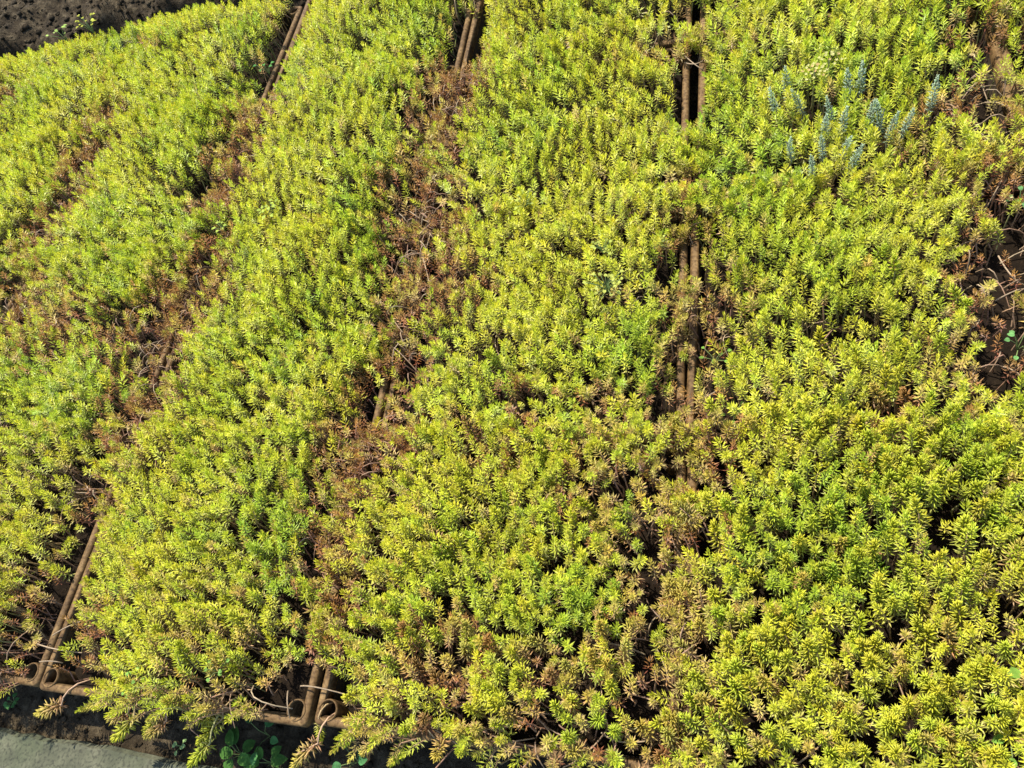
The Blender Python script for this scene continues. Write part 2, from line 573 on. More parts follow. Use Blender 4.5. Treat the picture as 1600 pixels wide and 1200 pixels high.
def tubes(P, rad, sides=3):
    """P (N,K,3) poly-lines, rad (N,K) -> V, T, parameter along."""
    N, K, _ = P.shape
    tan = np.gradient(P, axis=1)
    tan /= np.linalg.norm(tan, axis=2, keepdims=True) + 1e-9
    ref = np.where(np.abs(tan[..., 2:3]) > 0.8, np.array([1.0, 0, 0]), np.array([0, 0, 1.0]))
    a = np.cross(tan, ref)
    a /= np.linalg.norm(a, axis=2, keepdims=True) + 1e-9
    b = np.cross(tan, a)
    ang = np.arange(sides) * 2 * math.pi / sides
    V = P[:, :, None, :] + rad[:, :, None, None] * (a[:, :, None, :] * np.cos(ang)[None, None, :, None] + b[:, :, None, :] * np.sin(ang)[None, None, :, None])
    I = np.arange(N * K * sides).reshape(N, K, sides)
    J = np.roll(I, -1, axis=2)
    q = np.stack([I[:, :-1], J[:, :-1], J[:, 1:], I[:, 1:]], -1).reshape(-1, 4)
    T = np.concatenate([q[:, [0, 1, 2]], q[:, [0, 2, 3]]])
    along = np.broadcast_to(np.linspace(0, 1, K)[None, :, None], (N, K, sides)).reshape(-1)
    return V.reshape(-1, 3), T, along


NVAR = 10
FILL = [head(900 + i, 24, -1, leafy=0.030) for i in range(NVAR)]
DEAD = [head(800 + i, 28, -1, leaflen=0.0105) for i in range(NVAR)]
HEADS = {0: [head(100 + i, 42, -1, leafy=0.034 + 0.0014 * i) for i in range(NVAR)], 1: [head(200 + i, 42, 0, leafy=0.036 + 0.0018 * i) for i in range(NVAR)], 2: [head(300 + i, 68, 2, leafy=0.038 + 0.0018 * i) for i in range(NVAR)]}

# ------------------------------------------------------------------ where the sedum is thin, brown, green (read off the photograph, as places in the bed)
def spot(px, py, rad, val, z=0.03):
    p = at(px, py, z)
    return (p[0], p[1], rad, val)


BROWN = [spot(*a) for a in [
    (700, 120, .06, 1), (690, 175, .07, 1), (720, 150, .05, .9), (690, 230, .06, .8), (650, 290, .06, .8), (670, 350, .07, .9), (640, 430, .06, .9), (690, 450, .07, .8), (630, 500, .05, .9),
    (640, 560, .05, .8), (600, 620, .05, .8), (590, 680, .06, .9), (560, 720, .06, .9), (530, 790, .05, .6), (510, 870, .05, .8), (530, 930, .04, .7), (500, 1040, .04, .5),
    (390, 190, .05, .9), (370, 240, .05, .8), (345, 300, .06, 1), (330, 410, .05, .9), (300, 460, .07, .9), (250, 510, .08, 1), (240, 560, .07, .9), (240, 620, .06, .8), (210, 660, .06, .8),
    (170, 190, .04, 1), (140, 250, .05, .9), (100, 330, .06, .9), (70, 370, .06, .9), (40, 450, .06, .8), (30, 500, .06, .8), (90, 520, .08, .7), (180, 530, .06, .7), (10, 160, .06, .8),
    (1085, 300, .03, .5), (1080, 380, .04, .7), (1080, 460, .05, .8), (1110, 500, .05, .8), (1090, 560, .04, .8), (1085, 650, .05, .8), (1100, 740, .05, .6), (1030, 790, .06, .7), (960, 780, .06, .6),
    (1020, 880, .05, .7), (1060, 950, .05, .7), (1030, 1000, .05, .7), (1080, 850, .04, .6), (1570, 180, .05, .9), (1560, 60, .05, .7), (1590, 300, .05, .8), (1560, 440, .06, .9), (1530, 560, .06, .6), (1580, 520, .06, .8),
    (830, 640, .04, .6), (960, 640, .04, .5), (770, 720, .04, .4), (930, 720, .04, .4), (60, 960, .05, .6), (30, 1010, .05, .8), (120, 1010, .05, .6), (700, 1050, .06, .4), (900, 1100, .06, .5), (1010, 1130, .06, .5),
    (1040, 80, .04, .6), (150, 780, .05, .6), (230, 80, .03, .7), (1380, 660, .03, .4), (1460, 230, .05, .5), (1500, 175, .05, .7)]]
GREEN = [spot(*a) for a in [
    (1010, 560, .06, 1), (960, 590, .04, .8), (590, 380, .06, 1), (560, 330, .05, .7), (420, 110, .07, .9), (380, 60, .07, .8), (700, 40, .06, 1), (660, 30, .05, .9), (930, 960, .05, 1), (440, 850, .06, 1),
    (460, 900, .05, .9), (1170, 280, .08, .9), (1120, 200, .06, .8), (1150, 120, .08, .6), (1330, 150, .12, .5), (470, 560, .07, .6), (500, 540, .06, .6), (180, 350, .08, .5), (250, 240, .08, .5), (50, 580, .08, .8),
    (330, 370, .06, .6), (860, 130, .06, .6), (1490, 60, .08, .6), (1250, 880, .08, .7), (1320, 830, .08, .6), (1400, 560, .06, .3), (150, 610, .07, .8), (120, 650, .06, .8), (340, 860, .05, .5), (950, 40, .05, .4), (190, 80, .05, .7), (270, 80, .06, .6)]]
BARE = [spot(*a, z=-0.01) for a in [
    (660, 345, .035, .8), (650, 415, .04, .8), (690, 400, .03, .7), (270, 590, .045, .9), (345, 315, .04, .8), (1565, 455, .06, .9), (1590, 400, .04, .8), (1560, 575, .04, .7), (1040, 1130, .05, .6), (870, 1150, .05, .5),
    (160, 775, .05, .9), (95, 735, .035, .9), (30, 500, .05, .7), (1315, 545, .03, .85), (1300, 570, .025, .8), (1555, 125, .05, .95), (1545, 195, .04, .8), (1080, 60, .035, .9), (1030, 60, .025, .6), (10, 690, .05, 1.0),
    (640, 560, .03, .6), (1010, 800, .018, .8), (1140, 590, .03, .7), (1105, 540, .02, .7), (1035, 450, .025, .8), (200, 520, .04, .8), (240, 690, .03, .9), (610, 635, .02, .8), (750, 560, .02, .6), (800, 570, .02, .6),
    (1010, 980, .03, .7), (1050, 900, .03, .6), (390, 1150, .04, .5), (420, 1080, .03, .6), (120, 1040, .03, .7), (215, 1040, .03, .6), (390, 165, .03, .6), (1470, 900, .03, .5), (1560, 1000, .03, .5), (1360, 1010, .02, .5), (440, 150, .04, .8), (710, 110, .03, .8), (770, 110, .015, .8), (745, 15, .03, .7), (70, 375, .03, .7), (110, 360, .03, .8), (140, 265, .03, .7), (165, 205, .025, .7), (225, 95, .02, .9)]]
# stretches of rim that lie free of plants: (x0, x1, y0, y1)
CLEAR = [(-0.026, 0.050, 0.0, 0.285), (-0.034, 0.055, 1.32, 1.75), (0.462, 0.560, 1.30, 1.50), (0.970, 1.032, 1.03, 1.23), (0.98, 1.02, 1.33, 1.36), (0.978, 1.030, 0.70, 0.785),
         (0.978, 1.026, 0.50, 0.57), (0.984, 1.020, 0.355, 0.395), (0.435, 0.575, -0.02, 0.080), (-0.02, 0.15, -0.02, 0.030), (1.492, 1.515, 1.08, 1.15), (0.40, 0.60, -0.02, 0.012), (0.488, 0.520, 0.47, 0.52)]


def field(spots, x, y):
    f = np.zeros(len(x))
    for sx, sy, r, v in spots:
        r = r * 1.10
        d2 = ((x - sx) ** 2 + (y - sy) ** 2) / (r * r)
        f = np.maximum(f, v * np.exp(-d2 * 0.8))
    return f


# ------------------------------------------------------------------ sedum: where every shoot stands
def scatter(c, r, cx, cy):
    """Shoots of one tray: positions spread with a minimum distance."""
    g = np.random.default_rng(1000 + c * 17 + r)
    want, dmin = ((1120 if c in (1, 2) else 860) if r == 0 else (880 if r == 1 else 700), 0.0075 if r == 0 else 0.0082) if (c, r) not in ((3, 0), (3, 1), (-2, 1), (-3, 2)) else (260, 0.0118)
    pts = np.empty((0, 2))
    out = []
    for _ in range(13000 if r == 0 else 10000):
        x = g.uniform(-TW / 2 + 0.004, TW / 2 - 0.004)
        y = g.uniform(-TD / 2 + 0.003, TD / 2 - 0.003)
        if out:
            a = np.array(out)
            if ((a[:, 0] - x) ** 2 + (a[:, 1] - y) ** 2).min() < dmin ** 2:
                continue
        out.append((x, y))
        if len(out) >= want:
            break
    for _ in range(34):
        out.append((g.uniform(-0.5, 0.5) * (TW - 0.02), -TD / 2 + g.uniform(0.003, 0.02)))
        out.append((g.uniform(-0.5, 0.5) * (TW - 0.02), TD / 2 - g.uniform(0.003, 0.02)))
    for _ in range(26):
        out.append((-TW / 2 + g.uniform(0.003, 0.018), g.uniform(-0.5, 0.5) * (TD - 0.02)))
        out.append((TW / 2 - g.uniform(0.003, 0.018), g.uniform(-0.5, 0.5) * (TD - 0.02)))
    nfull = len(out)
    for _ in range(600 if r < 2 else 420):
        out.append((g.uniform(-0.5, 0.5) * (TW - 0.01), g.uniform(-0.5, 0.5) * (TD - 0.01)))
    a = np.array(out)
    return a[:, 0] + cx, a[:, 1] + cy, a, np.arange(len(out)) >= nfull


ALL = []
for ti, (c, r, cx, cy, da) in enumerate(TRAYS):
    x, y, loc, fill = scatter(c, r, cx, cy)
    g = np.random.default_rng(5000 + c * 17 + r)
    n = len(x)
    ex = TW / 2 - np.abs(loc[:, 0])
    ey = TD / 2 - np.abs(loc[:, 1])
    bare = field(BARE, x, y)
    brown = field(BROWN, x, y)
    green = field(GREEN, x, y)
    keep = g.random(n) > bare * 0.93
    keep &= ~((g.random(n) < 0.10) & (brown > 0.5))
    keep &= ~(fill & (brown > 0.35) & (g.random(n) < 0.8))
    patch = vnoise(x, y, 0.05)
    keep &= g.random(n) > np.clip((patch - 0.80) * 3.0, 0, 0.6)
    for (x0, x1, y0, y1) in CLEAR:
        keep &= ~((x > x0) & (x < x1) & (y > y0) & (y < y1))
    # height of the cushion
    dome = np.clip(np.minimum(ex / 0.13, 0.8 + ey / 0.2), 0, 1)
    h = 0.022 + 0.012 * dome + 0.028 * vnoise(x, y, 0.11) + 0.010 * vnoise(x, y, 0.03) + g.normal(0, 0.004, n)
    h -= 0.018 * brown + 0.02 * bare
    near_clear = np.zeros(n)
    for (x0, x1, y0, y1) in CLEAR:
        dx = np.maximum(np.maximum(x0 - x, x - x1), 0)
        dy = np.maximum(np.maximum(y0 - y, y - y1), 0)
        near_clear = np.maximum(near_clear, np.clip(1 - np.hypot(dx, dy) / (0.05 if x1 < 0.9 else 0.03), 0, 1))
    h -= 0.028 * near_clear
    h = np.where(fill, h * 0.78, h)
    h = np.clip(h, 0.012, 0.08)
    if r == 3:
        h *= np.clip((TD / 2 - loc[:, 1]) / 0.06, 0.45, 1)
    # lean: random, drifting over the bed, and outwards at the edges
    la = vnoise(x, y, 0.22) * 12.6 + g.normal(0, 0.9, n)
    lm = np.abs(g.normal(0, 0.20, n)) + 0.10
    lx, ly = lm * np.cos(la) - 0.08, lm * np.sin(la) + 0.29
    edge = np.clip(1 - ex / 0.045, 0, 1) * (1 - near_clear)
    lx += np.sign(loc[:, 0]) * edge * g.uniform(0.25, 1.0, n)
    edgey = np.clip(1 - ey / 0.035, 0, 1) * (1 - near_clear * 0.8)
    ly += np.sign(loc[:, 1]) * edgey * g.uniform(0.0, 0.25, n)
    if r > 0:
        ly -= np.clip(1 - (loc[:, 1] + TD / 2) / 0.04, 0, 1) * g.uniform(0.1, 0.65, n)
    if r == 0:
        fr = np.clip(1 - (loc[:, 1] + TD / 2) / 0.035, 0, 1)
        ly -= fr * g.uniform(0.3, 1.3, n)
    lx += brown * g.normal(0, 0.45, n)
    ly += brown * g.normal(0, 0.45, n)
    # tone
    tn = vnoise(x + 9, y, 0.16) * 0.6 + vnoise(x, y + 4, 0.045) * 0.4 + g.normal(0, 0.10, n)
    tone = np.where(tn > 0.43, 0, 1)
    tone = np.where(tn < 0.15, 2, tone)
    tone = np.where((green > 0.35) & (g.random(n) < green * 0.75), 2, tone)
    tone = np.where((green > 0.25) & (tone == 0) & (g.random(n) < 0.6), 1, tone)
    edgetan = np.clip(1 - ex / 0.05, 0, 1) * 0.5 + np.clip(1 - ey / 0.03, 0, 1) * 0.2 + ((0.08 if c > 1 else 0.16) + 0.55 * np.clip(1 - (loc[:, 1] + TD / 2) / 0.20, 0, 1) if r == 0 else 0)
    tone = np.where(g.random(n) < 0.018 + 0.38 * edgetan + 0.2 * near_clear, 3, tone)
    tone = np.where((brown > 0.15) & (g.random(n) < brown * 1.25), np.where(g.random(n) < np.where((x > 0.85) & (x < 1.4), 0.25, 0.66), 4, 3), tone)
    ALL.append(dict(fill=fill[keep], x=x[keep], y=y[keep], h=h[keep], lx=lx[keep], ly=ly[keep], tone=tone[keep], tray=np.full(keep.sum(), ti), row=np.full(keep.sum(), r),
                    size=np.clip(g.normal(0.735, 0.13, n), 0.44, 1.10)[keep], spin=g.uniform(0, 6.28, n)[keep], var=g.integers(0, NVAR, n)[keep], hue=g.normal(0, 0.55, n)[keep], gain=np.clip(g.normal(1.0, 0.10, n), 0.7, 1.25)[keep]))
S = {k: np.concatenate([a[k] for a in ALL]) for k in ALL[0]}
NS = len(S['x'])
KIND = np.where(S['fill'], 2, np.where(S['tone'] == 4, 1, 0))
TONEKEYS = ['yellow', 'lime', 'green', 'tan', 'brown', 'blue']
TONE_STACK = np.array([TONES[k] for k in TONEKEYS])

# every shoot: foot in the soil, leafy end on top
LEAFY = 0.040
lean = np.hypot(S['lx'], S['ly'])
ang = np.minimum(lean, 1.9)
dirx, diry = S['lx'] / (lean + 1e-9), S['ly'] / (lean + 1e-9)
D = np.stack([dirx * np.sin(ang), diry * np.sin(ang), np.cos(ang)], 1)       # direction of the leafy end
FOOT = np.stack([S['x'], S['y'], np.full(NS, -0.03)], 1)
TOP = np.stack([S['x'] + dirx * np.sin(ang) * 0.045, S['y'] + diry * np.sin(ang) * 0.045, S['h'] + 0.018 * np.cos(ang)], 1)
BASE = TOP - D * (LEAFY * S['size'])[:, None]
BASE[:, 2] = np.maximum(BASE[:, 2], -0.02)
ROTS = np.einsum('nij,njk->nik', rod(np.stack([-diry, dirx, np.zeros(NS)], 1), ang), rod(np.tile([0, 0, 1.0], (NS, 1)), S['spin']))

# the 300 that show largest: nearest to the camera inside the frame
q = (TOP - CAM_C) @ CAM_R
u_px = 800 + F_PX * q[:, 0] / -q[:, 2]
v_px = 600 - F_PX * q[:, 1] / -q[:, 2]
inside = (u_px > 15) & (u_px < 1585) & (v_px > 15) & (v_px < 1185)
score = np.where(inside & ~S['fill'], S['size'] / -q[:, 2] * (1 + 2.0 * S['h']), -1)
PICK = np.zeros(NS, bool)
PICK[np.argsort(-score)[:290]] = True


def stem_lines(sel):
    f, b = FOOT[sel], BASE[sel]
    d = D[sel]
    n = len(f)
    g = np.random.default_rng(77)
    mid = f * 0.5 + b * 0.5 + g.normal(0, 0.006, (n, 3)) * np.array([1, 1, 0.2])
    m2 = b - d * 0.008
    tip = b + d * (LEAFY * S['size'][sel] * 0.8)[:, None]
    return np.stack([f, mid, m2, b, tip], 1)


STEMCOL = np.array([[0.30, 0.21, 0.10], [0.25, 0.24, 0.09], [0.20, 0.22, 0.07], [0.36, 0.23, 0.14], [0.30, 0.17, 0.11], [0.25, 0.25, 0.18]])


def loose_stems(ti, c, r, cx, cy):
    """Bare arching runners that show where the cushion is thin."""
    g = np.random.default_rng(900 + ti)
    pts = []
    spots = [s for s in BARE + BROWN if abs(s[0] - cx) < TW / 2 + 0.01 and abs(s[1] - cy) < TD / 2 + 0.01]
    for s in spots:
        for _ in range(int((2 + 6 * s[3]) * (1.0 if s[0] < 0.75 or s[0] > 1.4 else 0.5))):
            pts.append((s[0] + g.normal(0, s[2] * 0.6), s[1] + g.normal(0, s[2] * 0.6)))
    for _ in range(3):
        pts.append((cx + g.uniform(-0.5, 0.5) * TW, cy + g.uniform(-0.5, 0.5) * TD))
    if r == 0:
        for _ in range(12):
            pts.append((cx + g.uniform(-0.48, 0.48) * TW, cy - TD / 2 + abs(g.normal(0, 0.05))))
    P = []
    for (x, y) in pts:
        x = min(max(x, cx - TW / 2 - 0.015), cx + TW / 2 + 0.015)
        y = min(max(y, cy - TD / 2 + 0.01), cy + TD / 2)
        a = g.uniform(0, 6.28)
        L = g.uniform(0.03, 0.085)
        hgt = g.uniform(0.012, 0.045)
        crv = g.normal(0, 0.8)
        if any(x0 - 0.03 < x < x1 + 0.03 and y0 - 0.03 < y < y1 + 0.03 for x0, x1, y0, y1 in CLEAR):
            continue
        line = []
        px, py = x, y
        for k in range(6):
            t = k / 5
            line.append((px, py, -0.022 + hgt * math.sin(math.pi * (0.15 + 0.75 * t)) * 1.3 + 0.012 * t))
            px += math.cos(a + crv * t) * L / 5
            py += math.sin(a + crv * t) * L / 5
        P.append(line)
    return np.array(P)


MATLABEL = {}


def mat_words(ti):
    c, r = TRAYS[ti][:2]
    b = float((S['tone'][S['tray'] == ti] >= 3).mean())
    look = 'yellow-green needle-leaved sedum with many browned shoots' if b > 0.34 else ('yellow-green needle-leaved sedum with some tan shoots' if b > 0.2 else 'dense bright yellow-green needle-leaved sedum')
    return f'{look}, {COLNAME[c]}, {ROWNAME[r]}'


def build_mat(ti):
    c, r, cx, cy, da = TRAYS[ti]
    lod = 1 if r == 0 else 0
    Vs, Ts, Cs = [], [], []
    k0 = 0
    base_sel = (S['tray'] == ti) & ~PICK
    for var in range(NVAR):
      for dead in (0, 1, 2):
        sel = np.where(base_sel & (S['var'] == var) & (KIND == dead))[0]
        if len(sel) == 0:
            continue
        hv, ht, tt, uu, qq = (HEADS[lod], DEAD, FILL)[dead][var]
        fat = 1.0 if r < 2 else 1.10
        V = np.einsum('nij,vj->nvi', ROTS[sel], hv) * (S['size'][sel] * fat)[:, None, None] + BASE[sel][:, None, :]
        n, k = V.shape[:2]
        C = tint(TONE_STACK[S['tone'][sel]][:, None], np.broadcast_to(tt, (n, k)), np.broadcast_to(uu, (n, k)), np.broadcast_to(qq, (n, k)), S['gain'][sel][:, None, None], S['hue'][sel][:, None, None])
        Vs.append(V.reshape(-1, 3))
        Cs.append(C.reshape(-1, 3))
        Ts.append((ht[None] + (np.arange(n) * k)[:, None, None]).reshape(-1, 3) + k0)
        k0 += n * k
    me = tri_mesh('leaves', np.concatenate(Vs), np.concatenate(Ts), M['leaf'], np.concatenate(Cs))
    # stems
    sel = np.where(base_sel & ~S['fill'])[0]
    use = [0, 1, 3, 4] if lod else [0, 1, 3]
    P = stem_lines(sel)[:, use]
    rad = np.tile(np.array([0.0013, 0.0013, 0.0012, 0.0012, 0.0007])[use], (len(sel), 1))
    V1, T1, al = tubes(P, rad)
    C1 = np.repeat(STEMCOL[S['tone'][sel]], 3 * len(use), axis=0) * np.random.default_rng(ti).uniform(0.7, 1.2, (len(V1), 1))
    L = loose_stems(ti, c, r, cx, cy)
    V2, T2, al2 = tubes(L, np.tile(np.linspace(0.0011, 0.0008, 6), (len(L), 1)), 4)
    cc = np.random.default_rng(ti + 50).uniform(0, 1, (len(L), 1))
    C2 = np.repeat(np.array([[0.22, 0.12, 0.075]]) * (1 - cc) + np.array([[0.30, 0.23, 0.14]]) * cc, 24, axis=0)
    mes = tri_mesh('stems', np.concatenate([V1, V2]), np.concatenate([T1, T2 + len(V1)]), M['stem'], np.concatenate([C1, C2]))
    root = link('sedum_mat', None)
    tag(root, mat_words(ti), 'sedum', 'sedum growing in the trays', 'stuff')
    a = link('leaves', me, root)
    b = link('stems', mes, root)
    a['kind'] = b['kind'] = 'stuff'
    root.location = (cx, cy, -0.03)
    a.location = b.location = (-cx, -cy, 0.03)


for ti in range(len(TRAYS)):
    build_mat(ti)

# ------------------------------------------------------------------ the nearest shoots, one by one
_shoot_meshes = {}


def shoot_meshes(var, tone):
    key = (var, tone)
    if key not in _shoot_meshes:
        hv, ht, tt, uu, qq = HEADS[2][var]
        C = tint(TONE_STACK[tone], tt, uu, qq, 1.0, (var % 5 - 2) * 0.5)
        hi = (tt[ht[:, 0]] > 0.62)
        out = []
        for nm, m in (('tip_rosette', hi), ('lower_leaves', ~hi)):
            T = ht[m]
            idx, inv = np.unique(T, return_inverse=True)
            out.append(tri_mesh(nm, hv[idx], inv.reshape(T.shape), M['leaf'], C[idx]))
        _shoot_meshes[key] = out
    return _shoot_meshes[key]


TONEWORD = ['bright yellow-green', 'lime green', 'fresh green', 'tan', 'browned']
g = np.random.default_rng(4)
PL = stem_lines(np.arange(NS))
for i in np.where(PICK)[0]:
    c, r = TRAYS[S['tray'][i]][:2]
    up, vp = u_px[i], v_px[i]
    tn = int(S['tone'][i])
    size = 'tall' if S['h'][i] > 0.068 else ('short' if S['h'][i] < 0.048 else 'middling')
    tilt = 'upright' if ang[i] < 0.32 else 'leaning'
    fx = (TOP[i, 0] - TRAYS[S['tray'][i]][2]) / TW
    side = 'left part' if fx < -0.17 else ('right part' if fx > 0.17 else 'middle')
    depth = 'near end' if TOP[i, 1] < 0.10 else ('mid tray' if TOP[i, 1] < 0.2 else ('far end' if r == 0 else 'second row'))
    place = f'{side} of {["fourth", "fifth", "sixth", "rightmost"][c]}-column tray'
    root = link('sedum_shoot', None, loc=FOOT[i])
    tag(root, f'{size} {tilt} {TONEWORD[tn]} sedum shoot, {place}, {depth}', 'sedum shoot', 'sedum shoots nearest to the viewer')
    tip, low = shoot_meshes(int(S['var'][i]), tn)
    e = Matrix(ROTS[i].tolist()).to_euler()
    for nm, me in (('tip_rosette', tip), ('lower_leaves', low)):
        link(nm, me, root, loc=BASE[i] - FOOT[i], rot=e, scale=(S['size'][i],) * 3)
    V1, T1, _ = tubes(PL[i:i + 1] - FOOT[i], np.array([[0.0014, 0.0014, 0.0013, 0.0013, 0.0007]]), 5)
    link('stem', tri_mesh('stem', V1, T1, M['stem'], np.tile(STEMCOL[tn], (len(V1), 1)), smooth=True), root)

# ------------------------------------------------------------------ shoots that hang or stand out on their own
BLUE_HEADS = [head(600 + i, 84, 2, leafy=0.070, leaflen=0.0085, slim=0.85, upright=0.25) for i in range(4)]
HANG_HEADS = [head(700 + i, 84, 2, leafy=0.060, leaflen=0.0125) for i in range(4)]


def align(d, spin):
    d = Vector(d).normalized()
    return (Vector((0, 0, 1)).rotation_difference(d).to_matrix() @ Matrix.Rotation(spin, 3, 'Z')).to_euler()


def single_shoot(name, hd, tone, foot, base, d, size, label, cat, group, hue=0.0, leafy=0.052, sag=0.0):
    """A shoot of its own: root at FOOT, leafy end from BASE along D."""
    foot, base, d = np.array(foot, float), np.array(base, float), np.array(d, float)
    d /= np.linalg.norm(d)
    root = link(name, None, loc=foot)
    tag(root, label, cat, group)
    hv, ht, tt, uu, qq = hd
    C = tint(TONE_ARR[tone], tt, uu, qq, 1.0, hue)
    hi = tt[ht[:, 0]] > 0.62
    e = align(d, random.uniform(0, 6.28))
    for nm, msk in (('tip_rosette', hi), ('lower_leaves', ~hi)):
        T = ht[msk]
        idx, inv = np.unique(T, return_inverse=True)
        link(nm, tri_mesh(nm, hv[idx], inv.reshape(T.shape), M['leaf'], C[idx]), root, loc=base - foot, rot=e, scale=(size,) * 3)
    mid = (foot + base) / 2 + np.array([0, 0, sag])
    P = np.stack([foot, (foot + mid) / 2 + np.array([0, 0, sag * 0.4]), mid, (mid + base) / 2 + np.array([0, 0, sag * 0.2]), base, base + d * leafy * size * 0.8])[None] - foot
    V1, T1, _ = tubes(P, np.array([[0.0015, 0.0015, 0.0014, 0.0013, 0.0013, 0.0007]]), 5)
    link('stem', tri_mesh('stem', V1, T1, M['stem'], np.tile(STEMCOL[TONEKEYS.index(tone)], (len(V1), 1)), smooth=True), root)
    return root


# blue-grey stonecrop shoots among the yellow ones
BLUE = [(1228, 118, 1.0, -.1, .1, 'leftmost but one, standing clear of its neighbours'), (1196, 158, .9, -.75, .15, 'leftmost, leaning over to the left'), (1240, 150, .8, -.5, .1, 'leaning left beside the cream flower head'),
        (1326, 120, 1.0, -.05, .1, 'tall pale one at the back'), (1350, 108, 1.1, .12, .15, 'tallest, pale tip reaching highest'), (1300, 168, .9, 0, .1, 'just right of the cream flower head'),
        (1318, 178, .95, .05, .1, 'in the middle of the clump'), (1288, 190, .9, -.1, 0, 'below the cream flower head'), (1362, 168, .9, .05, .1, 'right of the middle, dusky tip'),
        (1382, 172, .95, .1, .1, 'right side of the clump, half hidden'), (1398, 186, .8, .2, .1, 'right side of the clump, lower one'), (1428, 182, .8, .45, .05, 'far right, leaning right over yellow shoots'),
        (1466, 132, .95, .2, .15, 'set apart at the right, bluish tip'), (1322, 218, .85, .0, -.05, 'front of the clump, slim blue one'), (1342, 238, .9, .25, -.1, 'front of the clump, leaning down right'),
        (1284, 222, .75, -.1, .05, 'front left, small'), (1268, 252, .7, -.1, 0, 'lowest, small grey one'), (1226, 226, .7, -.4, 0, 'left, small and half sunk in yellow shoots')]
for i, (px, py, sz, lx_, ly_, words) in enumerate(BLUE):
    t = at(px, py, 0.085)
    foot = (t[0], t[1], -0.03)
    d = np.array([lx_ * 0.6, ly_, 1.0])
    dn = d / np.linalg.norm(d)
    base = np.array([t[0], t[1], 0.100]) - dn * 0.062 * sz * 1.15
    single_shoot('blue_stonecrop_shoot', BLUE_HEADS[i % 4], 'blue', foot, base, d, sz * 1.0, f'blue-grey stonecrop shoot, {words}', 'stonecrop', 'blue-grey stonecrop shoots', leafy=0.075)

# shoots hanging over the front rim
HANG = [((112, 1096), (62, 1112), 'tan', 'hanging shoot with pale tip below the bare corner of the rim'),
        ((205, 1112), (168, 1132), 'tan', 'yellow and tan shoot drooping over the front rim, left of the fork'),
        ((212, 1120), (180, 1155), 'yellow', 'lowest of the drooping shoots left of the dark gap'),
        ((250, 1118), (228, 1140), 'yellow', 'short drooping shoot just left of the dark gap'),
        ((262, 1125), (232, 1150), 'tan', 'tan-based drooping shoot under the short one by the dark gap'),
        ((340, 1110), (308, 1135), 'yellow', 'bright drooping shoot right of the dark gap'),
        ((352, 1118), (312, 1160), 'yellow', 'long bright drooping shoot hanging near the path edge'),
        ((330, 1160), (300, 1188), 'lime', 'small shoot hanging lowest over the path edge'),
        ((498, 1128), (503, 1156), 'yellow', 'shoot hanging straight down below the round corner socket'),
        ((500, 1160), (455, 1182), 'tan', 'striped tan shoot lying towards the path below the socket'),
        ((555, 1140), (538, 1160), 'lime', 'small pale shoot hanging under the rim'),
        ((590, 1150), (568, 1182), 'tan', 'tan shoot hanging beside green leaves'),
        ((640, 1150), (612, 1190), 'yellow', 'yellow shoot hanging over the rim at the picture edge')]
for i, (a, b, tone, words) in enumerate(HANG):
    pa = at(*a, -0.004)
    pb = at(*b, -0.035)
    pb[1] = min(pb[1], -0.012)
    foot = (pa[0] + 0.01, max(pa[1], 0.0) + 0.03, -0.02)
    d = pb - pa
    L = np.linalg.norm(d)
    d = d / L
    size = min(1.15, max(0.6, L / 0.062))
    single_shoot('hanging_sedum_shoot', HANG_HEADS[i % 4], tone, foot, pb - d * 0.058 * size, d, size, words, 'sedum shoot', 'sedum shoots hanging over the front rim', leafy=0.060, sag=0.018)


# ------------------------------------------------------------------ small weeds and flower heads
def blade(L, W, fold, droop, notch=0.0, seg=5):
    """Broad leaf along +x with a mid-rib fold. Returns V, T."""
    Vv, Tt = [], []
    for k in range(seg + 1):
        t = k / seg
        w = W * (math.sin(math.pi * min(1, (t * 0.93 + 0.07))) ** 0.75) * (1 - 0.12 * t)
        if k == seg:
            w = notch * W
        x, z = L * t, -droop * L * t * t
        Vv += [(x, w, z + fold * w), (x, 0, z), (x, -w, z + fold * w)]
        if k:
            a, b = 3 * (k - 1), 3 * k
            Tt += [(a, a + 1, b + 1), (a, b + 1, b), (a + 1, a + 2, b + 2), (a + 1, b + 2, b + 1)]
    return np.array(Vv), np.array(Tt)


def weed(loc, n, size, col, label, spread=0.9, stalk=0.02, rnd=0, wide=0.42, cat='weed', group='small broad-leaved weeds', name='broad_leaved_weed'):
    r = random.Random(rnd)
    root = link(name, None, loc=loc)
    tag(root, label, cat, group)
    lines = []
    for k in range(n):
        a = 2.399 * k + r.uniform(-.3, .3)
        el = r.uniform(0.15, spread)
        hgt = stalk * r.uniform(0.6, 1.3)
        out_ = stalk * r.uniform(0.3, 1.0)
        tip = (out_ * math.cos(a), out_ * math.sin(a), hgt)
        lines.append([(0, 0, -0.004), (tip[0] * .4, tip[1] * .4, hgt * .6), tip])
        V1, T1 = blade(size * r.uniform(.75, 1.2), size * wide * r.uniform(.85, 1.1), 0.25, r.uniform(.1, .5))
        cc = np.array(col) * r.uniform(.75, 1.2)
        colr = np.tile(cc, (len(V1), 1)) * (0.85 + 0.3 * (np.abs(V1[:, 1:2]) / (size * wide)))
        link('leaf', tri_mesh('leaf', V1, T1, M['weed'], colr, smooth=True), root, loc=tip, rot=(0, -el * 0.5, a))
    V1, T1, _ = tubes(np.array(lines), np.full((len(lines), 3), 0.0006), 4)
    link('stalk', tri_mesh('stalk', V1, T1, M['stem'], np.tile([0.16, 0.22, 0.07], (len(V1), 1))), root)
    return root


def gpt(px, py, z):
    p = at(px, py, z)
    return (float(p[0]), float(p[1]), z)


